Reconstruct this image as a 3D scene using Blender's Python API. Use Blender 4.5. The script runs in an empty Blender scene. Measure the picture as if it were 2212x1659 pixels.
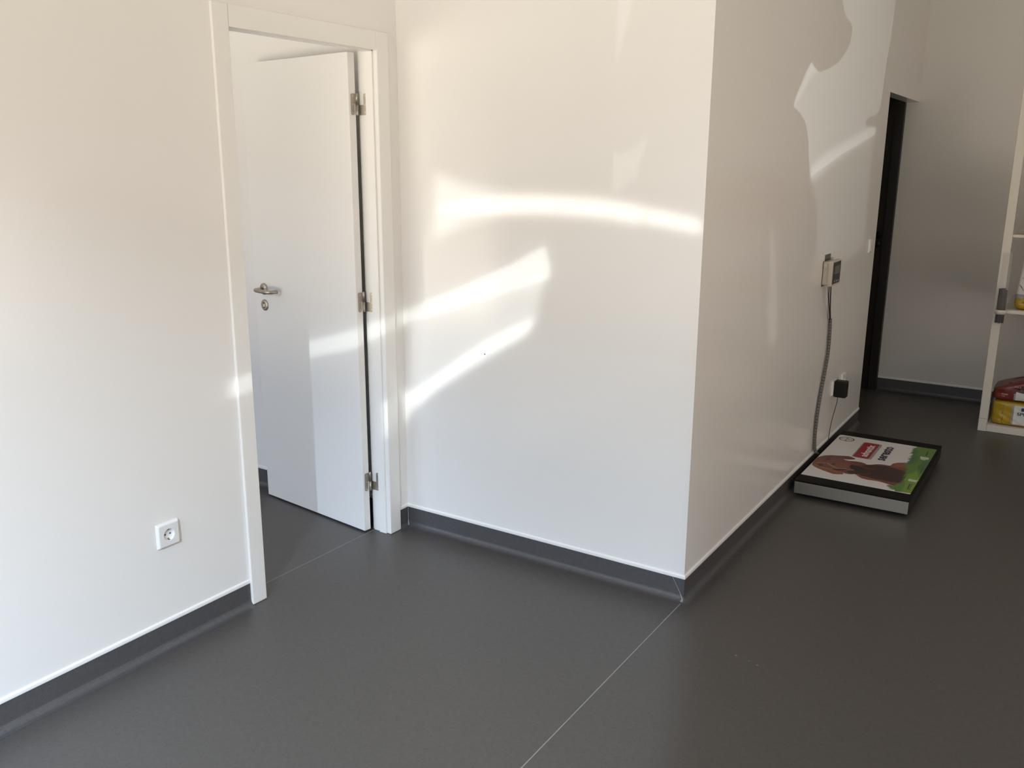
import bpy, bmesh, math, random
from math import sin, cos, pi, sqrt
from mathutils import Vector, Matrix
from mathutils.geometry import tessellate_polygon

scene = bpy.context.scene
col = scene.collection
random.seed(7)

# ------------------------------------------------------------------ helpers
class MB:
    """collects faces, then links them as ONE mesh object"""
    def __init__(self, fn=None):
        self.v = []; self.f = []; self.s = []; self.fn = fn; self.m = []; self.mi = 0
    def add(self, verts, faces, smooth=False):
        o = len(self.v)
        self.v += [tuple(p) for p in verts]
        self.f += [tuple(o + i for i in f) for f in faces]
        self.s += [smooth] * len(faces); self.m += [self.mi] * len(faces)
        return self
    def box(self, x0, y0, z0, x1, y1, z1):
        v = [(x, y, z) for z in (z0, z1) for y in (y0, y1) for x in (x0, x1)]
        return self.add(v, [(0, 2, 3, 1), (4, 5, 7, 6), (0, 1, 5, 4), (2, 6, 7, 3), (0, 4, 6, 2), (1, 3, 7, 5)])
    def prism(self, poly, a, b, place):
        """closed 2-D polygon swept from a to b; place(u, v, h) -> xyz"""
        n = len(poly)
        v = [place(u, w, a) for u, w in poly] + [place(u, w, b) for u, w in poly]
        f = [(i, (i + 1) % n, n + (i + 1) % n, n + i) for i in range(n)]
        tri = tessellate_polygon([[Vector((u, w, 0)) for u, w in poly]])
        f += [tuple(t) for t in tri] + [tuple(n + i for i in reversed(t)) for t in tri]
        return self.add(v, f)
    def sheet(self, poly, place, holes=()):
        """flat polygon (with holes)"""
        loops = [poly] + list(holes)
        pts = [p for l in loops for p in l]
        tri = tessellate_polygon([[Vector((u, w, 0)) for u, w in l] for l in loops])
        return self.add([place(u, w) for u, w in pts], [tuple(t) for t in tri])
    def lathe(self, prof, place, n=32, smooth=True, closed=False):
        """prof: (radius, height) list; place(x, y, h) -> xyz"""
        v = []; f = []
        for r, h in prof:
            for k in range(n):
                a = 2 * pi * k / n
                v.append(place(r * cos(a), r * sin(a), h))
        m = len(prof)
        for i in range(m if closed else m - 1):
            j = (i + 1) % m
            for k in range(n):
                k2 = (k + 1) % n
                f.append((i * n + k, i * n + k2, j * n + k2, j * n + k))
        return self.add(v, f, smooth)
    def tube(self, pts, r, n=10, cap=True, rads=None):
        P = [Vector(p) for p in pts]
        v = []; f = []
        up = None
        for i, p in enumerate(P):
            t = (P[min(i + 1, len(P) - 1)] - P[max(i - 1, 0)]).normalized()
            if up is None:
                up = t.cross(Vector((0, 0, 1)))
                if up.length < 1e-3: up = t.cross(Vector((1, 0, 0)))
                up.normalize()
            up = (up - t * up.dot(t)).normalized()
            b = t.cross(up)
            rr = rads[i] if rads else r
            for k in range(n):
                a = 2 * pi * k / n
                v.append(p + (up * cos(a) + b * sin(a)) * rr)
        for i in range(len(P) - 1):
            for k in range(n):
                k2 = (k + 1) % n
                f.append((i * n + k, i * n + k2, (i + 1) * n + k2, (i + 1) * n + k))
        self.add(v, f, True)
        if cap:
            o = len(self.v) - len(v)
            self.f.append(tuple(o + k for k in reversed(range(n)))); self.s.append(False); self.m.append(self.mi)
            self.f.append(tuple(o + (len(P) - 1) * n + k for k in range(n))); self.s.append(False); self.m.append(self.mi)
        return self
    def build(self, name, mat, parent=None, bevel=0, seg=2, recalc=True):
        me = bpy.data.meshes.new(name)
        v = [self.fn(*p) for p in self.v] if self.fn else self.v
        base = Vector(world_of(parent)) if parent else Vector((0, 0, 0))
        me.from_pydata([tuple(Vector(p) - base) for p in v], [], self.f)
        mats = mat if isinstance(mat, (list, tuple)) else [mat]
        for mm in mats: me.materials.append(mm)
        me.polygons.foreach_set('use_smooth', self.s)
        me.polygons.foreach_set('material_index', self.m)
        if recalc:
            bm = bmesh.new(); bm.from_mesh(me)
            bmesh.ops.recalc_face_normals(bm, faces=bm.faces)
            bm.to_mesh(me); bm.free()
        me.update()
        o = bpy.data.objects.new(name, me)
        col.objects.link(o)
        if parent: o.parent = parent
        if bevel:
            b = o.modifiers.new('bevel', 'BEVEL'); b.width = bevel; b.segments = seg
            b.limit_method = 'ANGLE'; b.angle_limit = math.radians(40); b.harden_normals = False
        return o

def world_of(o):
    p = Vector((0, 0, 0))
    while o is not None:
        p += o.location; o = o.parent
    return p

def tag(o, label, cat, group=None, kind=None):
    o['label'] = label; o['category'] = cat
    if group: o['group'] = group
    if kind: o['kind'] = kind
    return o
def thing(name, loc, label, cat, group=None, kind=None):
    o = bpy.data.objects.new(name, None); col.objects.link(o)
    o.location = loc; o.empty_display_size = 0.05
    return tag(o, label, cat, group, kind)

def frame(O, U, V, N):
    O, U, V, N = Vector(O), Vector(U), Vector(V), Vector(N)
    return lambda u, v, n: O + U * u + V * v + N * n

def text_mesh(name, s, mat, parent, place, height, width=None, bold=0.0):
    """letters as a flat mesh; place(u, v) -> xyz, text starts at u=0, baseline v=0"""
    cu = bpy.data.curves.new(name, 'FONT'); cu.body = s; cu.size = 1.0; cu.offset = bold
    cu.resolution_u = 4
    tmp = bpy.data.objects.new(name, cu); col.objects.link(tmp)
    dg = bpy.context.evaluated_depsgraph_get()
    me = bpy.data.meshes.new_from_object(tmp.evaluated_get(dg))
    bpy.data.objects.remove(tmp)
    xs = [p.co.x for p in me.vertices]; ys = [p.co.y for p in me.vertices]
    k = height / 0.7
    w0 = max(xs) - min(xs)
    kx = (width / w0) if width else k
    mb = MB()
    mb.add([place((p.co.x - min(xs)) * kx, p.co.y * k) for p in me.vertices], [tuple(f.vertices) for f in me.polygons])
    return mb.build(name, mat, parent, recalc=False)

# ------------------------------------------------------------------ materials
def mat(name, color, rough=0.5, metal=0.0, spec=0.5, noise=0.0, nscale=40.0, bump=0.0, bscale=200.0, coat=0.0, alpha=1.0, trans=0.0, stretch=None):
    m = bpy.data.materials.new(name); m.use_nodes = True
    nt = m.node_tree; b = nt.nodes['Principled BSDF']
    b.inputs['Base Color'].default_value = (*color, 1)
    b.inputs['Roughness'].default_value = rough
    b.inputs['Metallic'].default_value = metal
    b.inputs['Specular IOR Level'].default_value = spec
    b.inputs['Coat Weight'].default_value = coat
    b.inputs['Alpha'].default_value = alpha
    b.inputs['Transmission Weight'].default_value = trans
    if noise or bump:
        tc = nt.nodes.new('ShaderNodeTexCoord')
        src = tc.outputs['Object']
        if stretch:
            mp = nt.nodes.new('ShaderNodeMapping'); mp.inputs['Scale'].default_value = stretch
            nt.links.new(src, mp.inputs['Vector']); src = mp.outputs['Vector']
    if noise:
        n = nt.nodes.new('ShaderNodeTexNoise'); n.inputs['Scale'].default_value = nscale; n.inputs['Detail'].default_value = 4
        nt.links.new(src, n.inputs['Vector'])
        mx = nt.nodes.new('ShaderNodeMix'); mx.data_type = 'RGBA'
        mx.inputs[6].default_value = (*[c * (1 - noise) for c in color], 1)
        mx.inputs[7].default_value = (*[min(1, c * (1 + noise)) for c in color], 1)
        nt.links.new(n.outputs['Fac'], mx.inputs[0]); nt.links.new(mx.outputs[2], b.inputs['Base Color'])
    if bump:
        n2 = nt.nodes.new('ShaderNodeTexNoise'); n2.inputs['Scale'].default_value = bscale; n2.inputs['Detail'].default_value = 3
        nt.links.new(src, n2.inputs['Vector'])
        bp = nt.nodes.new('ShaderNodeBump'); bp.inputs['Strength'].default_value = bump; bp.inputs['Distance'].default_value = 0.002
        nt.links.new(n2.outputs['Fac'], bp.inputs['Height']); nt.links.new(bp.outputs['Normal'], b.inputs['Normal'])
    return m

def vinyl(name, c):
    """speckled grey safety vinyl"""
    m = bpy.data.materials.new(name); m.use_nodes = True
    nt = m.node_tree; b = nt.nodes['Principled BSDF']; N = nt.nodes.new; K = nt.links.new
    tc = N('ShaderNodeTexCoord')
    big = N('ShaderNodeTexNoise'); big.inputs['Scale'].default_value = 55; big.inputs['Detail'].default_value = 5
    K(tc.outputs['Object'], big.inputs['Vector'])
    mx = N('ShaderNodeMix'); mx.data_type = 'RGBA'
    mx.inputs[6].default_value = (*[x * .80 for x in c], 1); mx.inputs[7].default_value = (*[x * 1.22 for x in c], 1)
    K(big.outputs['Fac'], mx.inputs[0])
    vo = N('ShaderNodeTexVoronoi'); vo.inputs['Scale'].default_value = 150
    K(tc.outputs['Object'], vo.inputs['Vector'])
    lt = N('ShaderNodeMath'); lt.operation = 'LESS_THAN'; lt.inputs[1].default_value = 0.26
    K(vo.outputs['Distance'], lt.inputs[0])
    sel = N('ShaderNodeSeparateColor'); K(vo.outputs['Color'], sel.inputs[0])
    dk = N('ShaderNodeMath'); dk.operation = 'GREATER_THAN'; dk.inputs[1].default_value = 0.45; K(sel.outputs[0], dk.inputs[0])
    a = N('ShaderNodeMath'); a.operation = 'MULTIPLY'; K(lt.outputs[0], a.inputs[0]); K(dk.outputs[0], a.inputs[1])
    a2 = N('ShaderNodeMath'); a2.operation = 'MULTIPLY'; a2.inputs[1].default_value = 0.6; K(a.outputs[0], a2.inputs[0])
    m2 = N('ShaderNodeMix'); m2.data_type = 'RGBA'; m2.inputs[7].default_value = (*[x * .45 for x in c], 1)
    K(a2.outputs[0], m2.inputs[0]); K(mx.outputs[2], m2.inputs[6])
    lg = N('ShaderNodeMath'); lg.operation = 'LESS_THAN'; lg.inputs[1].default_value = 0.12; K(sel.outputs[1], lg.inputs[0])
    a3 = N('ShaderNodeMath'); a3.operation = 'MULTIPLY'; K(lt.outputs[0], a3.inputs[0]); K(lg.outputs[0], a3.inputs[1])
    a4 = N('ShaderNodeMath'); a4.operation = 'MULTIPLY'; a4.inputs[1].default_value = 0.35; K(a3.outputs[0], a4.inputs[0])
    m3 = N('ShaderNodeMix'); m3.data_type = 'RGBA'; m3.inputs[7].default_value = (*[x * 2.0 for x in c], 1)
    K(a4.outputs[0], m3.inputs[0]); K(m2.outputs[2], m3.inputs[6])
    K(m3.outputs[2], b.inputs['Base Color'])
    b.inputs['Roughness'].default_value = 0.42; b.inputs['Specular IOR Level'].default_value = 0.55
    return m

M = dict(
    wall=mat('glossy_white_wall_panel', (.80, .785, .765), .20, spec=.5),
    matte=mat('matte_white_wall_paint', (.78, .77, .75), .7, spec=.3),
    inner=mat('pale_inner_wall_paint', (.79, .785, .775), .7, spec=.3),
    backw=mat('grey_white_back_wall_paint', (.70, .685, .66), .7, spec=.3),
    ceil=mat('white_ceiling_paint', (.82, .82, .81), .8),
    casing=mat('white_lacquered_wood', (.80, .79, .765), .35),
    door=mat('white_door_lacquer', (.79, .785, .775), .38),
    floor=vinyl('speckled_grey_vinyl', (.073, .067, .063)),
    skirt=vinyl('speckled_grey_skirting_vinyl', (.074, .071, .074)),
    weld=mat('pale_weld_bead', (.27, .265, .26), .5),
    cap=mat('white_cap_strip_plastic', (.82, .81, .80), .35),
    plastic=mat('white_switch_plastic', (.76, .76, .755), .3),
    hole=mat('dark_contact_hole', (.03, .03, .03), .6),
    brass=mat('brass_contact', (.55, .38, .20), .35, metal=1),
    steel=mat('brushed_steel', (.40, .365, .30), .44, metal=1, noise=.08, nscale=60, stretch=(1, 1, 20)),
    nickel=mat('satin_nickel', (.44, .395, .335), .40, metal=1),
    screw=mat('bright_screw', (.72, .70, .66), .3, metal=1),
    black=mat('black_rubber', (.0075, .007, .006), .6, spec=.12, noise=.2, nscale=80),
    blackp=mat('black_plastic', (.008, .008, .008), .4, spec=.25),
    skirtm=mat('shade_toned_skirt', (.018, .016, .014), .5, spec=.3),
    dark=mat('black_stained_door', (.016, .013, .011), .38, noise=.25, nscale=14, stretch=(8, 8, 1)),
    dark2=mat('black_door_frame', (.008, .007, .006), .5),
    beige=mat('beige_housing_plastic', (.52, .47, .385), .5),
    panel=mat('navy_front_foil', (.018, .026, .036), .35),
    lcd=mat('grey_display', (.11, .115, .105), .25),
    key=mat('pale_key', (.55, .56, .54), .5),
    bracket=mat('grey_bracket', (.10, .095, .08), .5),
    cable=mat('black_cable', (.012, .012, .012), .45),
    greycable=mat('grey_cable', (.2, .195, .19), .5),
    sleeve=mat('grey_spiral_sleeve', (.145, .14, .132), .5),
    gap=mat('sleeve_gap', (.02, .02, .02), .7),
    paper=mat('white_print_sheet', (.72, .71, .71), .35),
    frame=mat('white_shelf_frame', (.70, .665, .59), .4),
    tube=mat('clear_acrylic', (.95, .95, .95), .05, alpha=.07, spec=.6),
    sticks=mat('dark_purple_sticks', (.034, .021, .026), .4, noise=.4, nscale=120, stretch=(6, 6, .4)),
    yellow=mat('yellow_bag_film', (.42, .285, .015), .28, noise=.18, nscale=18, bump=.5, bscale=25),
    red=mat('dark_red_bag_film', (.165, .02, .014), .3, noise=.2, nscale=18, bump=.5, bscale=25),
    maroon=mat('maroon_bag_print', (.06, .013, .010), .35),
    silver=mat('grey_bag_band', (.30, .31, .33), .35),
    label=mat('white_bag_print', (.68, .68, .68), .4),
    blue=mat('blue_print', (.012, .03, .16), .4),
    ink=mat('black_print', (.012, .012, .014), .45),
    gold=mat('pale_gold_print', (.55, .43, .33), .4),
    orange=mat('orange_bag_film', (.45, .09, .015), .35, noise=.1),
    twig=mat('brown_twig_print', (.22, .15, .06), .5),
    sky_block=mat('sky_blocker_cloth', (.10, .09, .08), .9, spec=.1),
    film=mat('light_mask_board', (.02, .02, .02), .9, spec=.1),
    alu=mat('window_frame_aluminium', (.5, .5, .5), .4, metal=.3),
)
EXPOSURE = 0.0
WORLD = 5.35
GROUND, MIDDLE, SKY0, SKY1 = (1.32, 1.18, .98), (.18, .17, .16), (.60, .73, .92), (.46, .65, .95)
MIDDLE_R, GROUND_R = (.60, .52, .455), (.58, .50, .41)
GLINT = 450.0
BEAM = 1.0
BEAMC = 3.0
# ------------------------------------------------------------------ dimensions (metres)
W = 1.3162            # x of the side wall; left wall is x = 0, centre wall is y = 0
L = 2.8391            # y where the side wall ends in the back opening
D = 3.8318            # y of the back wall
HOP = 1.9921          # head of the back opening
T = 0.0822            # thickness of the side wall
HS = 0.0884           # skirting height
H = 2.9               # ceiling
YR = -4.05            # shop front behind the camera
XR = 5.0
XI, YI = -2.6, -2.6   # inner room
WX0, WX1, WZ1 = 0.12, 2.63, 2.5     # shop window opening
RY0, RY1, RZ1 = -2.75, 1.2, 1.7                # second shop window, in the right wall
IX0, IX1, IZ0, IZ1 = -2.25, -0.35, 0.35, 2.15   # inner room window, added to brighten that room

def struct(name, mb, m, label, cat, parent=None, bevel=0, kind='structure'):
    o = mb.build(name, m, parent, bevel=bevel)
    return tag(o, label, cat, kind=kind)

# ------------------------------------------------------------------ room shell
fl = MB()
fl.add([(XI - .1, YR - .1, 0), (XR + .1, YR - .1, 0), (XR + .1, D + .1, 0), (XI - .1, D + .1, 0)], [(0, 1, 2, 3)])
fl.add([(XI - .1, YR - .1, -.1), (XR + .1, YR - .1, -.1), (XR + .1, D + .1, -.1), (XI - .1, D + .1, -.1)], [(3, 2, 1, 0)])
floor = struct('floor', fl, M['floor'], 'dark grey speckled vinyl floor of the room and the doorway', 'floor')
def seam(p, q, wd=.0032):
    p, q = Vector(p), Vector(q); d = (q - p).normalized(); n = Vector((-d.y, d.x)) * wd / 2
    z0, z1 = .0002, .0007
    mb = MB(); v = []
    for z in (z0, z1):
        v += [(p.x - n.x, p.y - n.y, z), (q.x - n.x, q.y - n.y, z), (q.x + n.x, q.y + n.y, z), (p.x + n.x, p.y + n.y, z)]
    mb.add(v, [(4, 5, 6, 7), (0, 1, 5, 4), (1, 2, 6, 5), (2, 3, 7, 6), (3, 0, 4, 7)])
    o = mb.build('weld_seam', M['weld'], floor); return o
seam((1.3185, -.022), (1.329, YR))
seam((-.086, -.84), (-.086, -.12), .0022)

for (x, y, r_) in ((1.612, -.264, .0022), (1.66, -.275, .0013), (1.69, -.284, .0018)):
    mb = MB(); mb.lathe([(0, .0009), (r_, .0006), (r_ * 1.2, .0001)], (lambda x, y: lambda a, b, h: (x + a * 1.5, y + b, h))(x, y), 9); mb.build('scuff_mark', M['weld'], floor)
mb = MB()
mb.box(XI, YR, H, XR, D, H + .1)
struct('ceiling', mb, M['ceil'], 'white ceiling above the room', 'ceiling')

mb = MB()
mb.box(-.10, YR, 0, 0, -.8755, H); mb.box(-.10, -.0975, 0, 0, .08, H); mb.box(-.10, -.8755, 2.035, 0, -.0975, H)
struct('wall_left', mb, M['wall'], 'glossy white left wall that holds the open white door', 'wall')

mb = MB()
mb.box(0, 0, 0, W, .08, H)
wc = struct('wall_centre', mb, M['wall'], 'bright white wall between the door corner and the outer corner', 'wall')
mb = MB()
mb.lathe([(0, .0006), (.0024, .0006), (.003, .0), ], lambda x, y, h: (.421 + x, -h, .832 + y), 12)
mb.build('screw_hole', M['hole'], wc)['label'] = 'tiny dark speck'

mb = MB()
mb.box(W - T, .08, 0, W, L, H); mb.box(W - T, L, HOP, W, D, H)
struct('wall_side', mb, M['wall'], 'shaded white wall running away past the scale to the dark opening', 'wall')

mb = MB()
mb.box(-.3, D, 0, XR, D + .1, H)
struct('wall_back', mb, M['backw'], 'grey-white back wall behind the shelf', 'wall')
mb = MB()
mb.box(XR, YR, 0, XR + .1, RY0, H); mb.box(XR, RY1, 0, XR + .1, D + .1, H); mb.box(XR, RY0, RZ1, XR + .1, RY1, H)
struct('wall_right', mb, M['matte'], 'plain wall closing the room past the shelf', 'wall')
mb = MB()
mb.box(-.1, YR - .1, 0, WX0, YR, H); mb.box(WX1, YR - .1, 0, XR + .1, YR, H); mb.box(WX0, YR - .1, WZ1, WX1, YR, H)
struct('wall_rear', mb, M['matte'], 'shop front wall behind the viewer, with the big window', 'wall')
# inner room behind the open door
mb = MB()
mb.box(XI, -.01, 0, -.1, .08, H); mb.box(XI - .1, YI - .1, 0, XI, .08, H); mb.box(XI - .1, YI - .1, 0, IX0, YI, H); mb.box(IX1, YI - .1, 0, -.1, YI, H); mb.box(IX0, YI - .1, 0, IX1, YI, IZ0); mb.box(IX0, YI - .1, IZ1, IX1, YI, H)
struct('wall_inner', mb, M['inner'], 'greyish wall of the inner room seen past the open door leaf', 'wall')
mb = MB(); mb.box(XI, YI, 2.5, -.1, -.01, 2.56)
struct('ceiling_inner', mb, M['ceil'], 'ceiling of the inner room behind the open door', 'ceiling')
# lobby behind the dark opening
mb = MB()
mb.box(-.3, L - .3, 0, W - T, L - .2, H); mb.box(-.3, L - .2, 0, -.2, D, H); mb.box(-.2, L - .2, 2.3, W - T, D, 2.36)
struct('wall_lobby', mb, M['matte'], 'walls of the dark lobby behind the back opening', 'wall')

# shop window behind the camera: the room's daylight comes through it
win = struct('window_1', MB().box(WX0, YR - .07, 0, WX0 + .05, YR - .03, WZ1).box(WX1 - .05, YR - .07, 0, WX1, YR - .03, WZ1)
             .box(WX0 + .05, YR - .07, WZ1 - .05, WX1 - .05, YR - .03, WZ1).box(WX0 + .05, YR - .07, 0, WX1 - .05, YR - .03, .06),
             M['alu'], 'tall shop window behind the viewer', 'window')

struct('window_2', MB().box(XR + .03, RY0, 0, XR + .07, RY0 + .05, RZ1).box(XR + .03, RY1 - .05, 0, XR + .07, RY1, RZ1)
       .box(XR + .03, RY0 + .05, RZ1 - .05, XR + .07, RY1 - .05, RZ1).box(XR + .03, RY0 + .05, 0, XR + .07, RY1 - .05, .06),
       M['alu'], 'second shop window in the wall past the shelf', 'window')
struct('light_blocker_1', MB().prism([(XR + .12, 1.76), (XR + 3.2, 1.62), (XR + 3.2, 1.66), (XR + .12, 1.82)], RY0 - 1.0, RY1 + 1.0, lambda u, v, h: (u, h, v)), M['sky_block'], 'added dark awning that blocks sky light at the second shop window', 'awning')  # unseen awning, added to cut the sky light through the second window
struct('added_inner_window', MB().box(IX0, YI - .07, IZ0, IX0 + .05, YI - .03, IZ1).box(IX1 - .05, YI - .07, IZ0, IX1, YI - .03, IZ1)
       .box(IX0 + .05, YI - .07, IZ1 - .05, IX1 - .05, YI - .03, IZ1).box(IX0 + .05, YI - .07, IZ0, IX1 - .05, YI - .03, IZ0 + .05),
       M['alu'], 'added unseen window that lights the inner room', 'window')

# ------------------------------------------------------------------ coved skirting with white cap strip
def skirting(name, p, q, nrm, m0, m1, label):
    p, q, nrm = Vector((*p, 0)), Vector((*q, 0)), Vector((*nrm, 0))
    d = (q - p).normalized()
    R = .022
    prof = [(.0, HS), (.0028, HS)]
    for k in range(9):
        a = (pi / 2) * k / 8
        prof.append((.0028 + R - R * cos(a), R + .001 - R * sin(a)))
    prof.append((.0028 + R + .008, .0004)); prof.append((0, .0004))
    def sweep(prof, smooth):
        mb = MB(); n = len(prof); v = []
        for e, P, mm in ((0, p, m0), (1, q, m1)):
            for o, z in prof:
                v.append(P + nrm * o + d * (o * mm if e else -o * mm) + Vector((0, 0, z)))
        mb.add(v, [(i, (i + 1) % n, n + (i + 1) % n, n + i) for i in range(n)], smooth)
        mb.add(v, [tuple(range(n)), tuple(range(2 * n - 1, n - 1, -1))])
        return mb
    o = sweep(prof, False).build(name, M['skirt'])
    tag(o, label, 'skirting board', kind='structure')
    cap = [(0, HS - .001), (.0052, HS - .001), (.0056, HS + .003), (.0052, HS + .009), (.0035, HS + .0125), (0, HS + .0135)]
    c = sweep(cap, False).build('cap_strip', M['cap'], o); c['label'] = 'white cap strip'
    return o
skirting('baseboard_left', (0, YR), (0, -.9064), (1, 0), 0, 0, 'dark grey coved skirting with white cap strip below the wall socket')
skirting('baseboard_corner', (0, -.0637), (0, 0), (1, 0), 0, -1, 'short dark grey skirting between door casing and inner corner')
sk = skirting('baseboard_centre', (0, 0), (W, 0), (0, -1), -1, 1, 'dark grey coved skirting under the bright centre wall')
skirting('baseboard_side', (W, 0), (W, L), (1, 0), 1, 0, 'dark coved skirting with cap strip behind the floor scale')
skirting('baseboard_back', (W - T, D), (XR, D), (0, -1), 0, 0, 'dark skirting along the back wall behind the shelf')
skirting('baseboard_inner', (XI, -.01), (-.1, -.01), (0, -1), 0, 0, 'dark skirting of the inner room beyond the door leaf')
# weld at the outer corner and in the inner corner
mb = MB(); mb.tube([(.0065, -.0065, HS - .004), (.0065, -.0065, .03), (.010, -.010, .016), (.018, -.018, .006)], .0016, 8, rads=[.0012, .0014, .003, .0038])
mb.build('weld_bead', M['weld'], sk)
mb = MB(); mb.tube([(W - .045, -.0031, HS - .002), (W - .012, -.0035, .03), (W + .002, -.012, .010), (W + .002, -.022, .0035)], .0014, 8, rads=[.0008, .001, .0035, .006])
mb.build('weld_bead', M['weld'], sk)

# ------------------------------------------------------------------ door frame
CL0, CL1, CR1, CR0, CT, CTT = -.9064, -.8397, -.1332, -.0637, 2.0, 2.0701
ctr = (CL1 + CR1) / 2
fr = thing('door_frame', (0, ctr, 0), 'white door casing and jamb around the open doorway', 'door frame', kind='structure')
def casing(y0, y1):
    mb = MB(); mb.box(0, y0, .0005, .0125, y1, CTT); return mb.build('casing', M['casing'], fr, bevel=.004, seg=3)
casing(CL0, CL1); casing(CR1, CR0)
mb = MB(); mb.box(0, CL1 + .0004, CT, .0118, CR1 - .0004, CTT); mb.build('head_casing', M['casing'], fr, bevel=.002)
jp = [(.0, .0045), (-.012, .0045), (-.012, -.0035), (-.050, -.0035), (-.050, .003), (-.086, .003), (-.086, .0105), (-.098, .0105), (-.098, .034), (0, .034)]
mb = MB(); mb.prism([(x, CR1 + o) for x, o in jp], .0005, 2.034, lambda u, v, h: (u, v, h)); mb.build('jamb', M['casing'], fr, bevel=.001)
mb = MB(); mb.prism([(x, CL1 - o) for x, o in jp], .0005, 2.034, lambda u, v, h: (u, v, h)); mb.build('jamb', M['casing'], fr, bevel=.001)
mb = MB(); mb.prism([(x, CT + .001 + o) for x, o in jp], CL1 - .004, CR1 + .004, lambda u, v, h: (u, h, v)); mb.build('head_jamb', M['casing'], fr, bevel=.001)

# ------------------------------------------------------------------ door leaf
A = Vector((-.097, -.181)); B2 = Vector((-.79, -.1))
e = (B2 - A).normalized(); n2 = Vector((-e.y, e.x))            # n2 points to the viewer's side (-y)
if n2.y > 0: n2 = -n2
LW = .703
leafmap = lambda s, n, z: Vector((A.x + e.x * s + n2.x * n, A.y + e.y * s + n2.y * n, z))
door = thing('door_1', (A.x, A.y, 0), 'plain white door leaf standing open into the inner room', 'door', kind='structure')
mb = MB(leafmap); mb.box(0, -.0345, .008, LW, 0, 1.996); mb.build('door_panel', M['door'], door, bevel=.0015)
# lever handle
def lp(s, z): return lambda x, y, h: leafmap(s + x, h, z + y)
ro = MB(); ro.lathe([(0, .009), (.0115, .009), (.012, .0085), (.0225, .0085), (.0262, .005), (.0265, .0003)], lp(.633, 1.019), 40)
ros = ro.build('handle_rose', M['nickel'], door)
lv = MB()
pts = [leafmap(.633, .006, 1.019), leafmap(.633, .03, 1.019), leafmap(.632, .044, 1.019), leafmap(.626, .053, 1.019), leafmap(.614, .057, 1.019), leafmap(.59, .058, 1.0185),
       leafmap(.545, .057, 1.018), leafmap(.527, .054, 1.018), leafmap(.516, .046, 1.018), leafmap(.513, .034, 1.018), leafmap(.513, .02, 1.018)]
lv.tube(pts, .0088, 14); lev = lv.build('handle_lever', M['nickel'], door)
es = MB(); es.lathe([(0, .007), (.0195, .007), (.0235, .0055), (.0255, .0035), (.026, .0003)], lp(.635, .945), 40)
esc = es.build('escutcheon', M['nickel'], door)
kh = MB(lambda s, n, z: leafmap(s, n, z)); kh.box(.6305, .0071, .951, .6395, .0073, .958); kh.box(.6305, .0071, .932, .6395, .0073, .937)
kh.build('keyhole', M['hole'], esc)
kc = MB(leafmap); kc.box(.6315, .0071, .937, .6385, .0086, .951); kc.build('lock_cylinder', M['screw'], esc, bevel=.001)
# three pin hinges
def capsule(u0, u1, v0, v1, r0, r1):
    """plate outline with rounded outer corners: r0 at bottom, r1 at top (u1 is the rounded side)"""
    o = [(u0, v0)]
    for k in range(7):
        a = -pi / 2 + pi / 2 * k / 6; o.append((u1 - r0 + r0 * cos(a), v0 + r0 + r0 * sin(a)))
    for k in range(7):
        a = pi / 2 * k / 6; o.append((u1 - r1 + r1 * cos(a), v1 - r1 + r1 * sin(a)))
    o.append((u0, v1)); return o
def hinge(zc):
    hx, hy = -.0905, -.1425
    top, bot, mid = zc + .0425, zc - .0425, zc
    h = MB(); 
    h.tube([(hx, hy, mid + .0006), (hx, hy, top - .002), (hx, hy, top)], .0052, 18, rads=[.0052, .0052, .0038])
    h.tube([(hx, hy, bot), (hx, hy, bot + .002), (hx, hy, mid - .0006)], .0052, 18, rads=[.0038, .0052, .0052])
    o = h.build('hinge', M['nickel'], door)
    # leaf plate lies on the edge of the door panel
    pl = lambda u, v, k: leafmap(-.0004 - k, -.0345 + u, v)
    q = MB()
    arm = [(.0, mid + .001), (.014, mid + .001), (.014, bot + .008)]
    out = [(-.008, mid + .001), (.012, mid + .001), (.012, bot + .012)]
    pts = [(-.008, top - .002), (-.008, mid + .002), (.0085, mid + .002)]
    for k in range(9):
        a = pi + pi * k / 8; pts.append((.0165 + .008 * cos(a), bot + .0095 + .008 * sin(a)))
    for k in range(6):
        a = pi / 2 * k / 5; pts.append((.0185 + .006 * cos(a), top - .008 + .006 * sin(a)))
    q.prism(pts, 0, .0016, pl); q.build('hinge_plate', M['nickel'], o)
    # jamb plate
    jl = lambda u, v, k: (-.084 + u, CR1 + .003 - k, v)
    q = MB(); pts = [(-.004, bot + .002)]
    for k in range(6):
        a = -pi / 2 + pi / 2 * k / 5; pts.append((.0285 + .006 * cos(a), bot + .008 + .006 * sin(a)))
    for k in range(9):
        a = pi * k / 8; pts.append((.0265 + .008 * cos(a), top - .0095 + .008 * sin(a)))
    pts += [(.0185, mid - .002), (-.004, mid - .002)]
    q.prism(pts, 0, .0016, jl); q.build('hinge_plate', M['nickel'], o)
    q = MB()
    for u, v in ((.0155, top - .012), (.0155, mid), (.0165, bot + .010)):
        q.lathe([(0, .0010), (.0012, .0008), (.0026, .0022), (.0031, .0018)], (lambda u, v: lambda x, y, k: leafmap(-.0004 - k, -.0345 + u + x, v + y))(u, v), 12)
    for u, v in ((.0265, top - .010), (.026, mid - .002), (.026, bot + .012)):
        q.lathe([(0, .0010), (.0012, .0008), (.0026, .0022), (.0031, .0018)], (lambda u, v: lambda x, y, k: (-.084 + u + x, CR1 + .003 - k, v + y))(u, v), 12)
    q.build('screws', M['screw'], o)
for zc in (1.803, 1.018, .230): hinge(zc)

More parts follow.
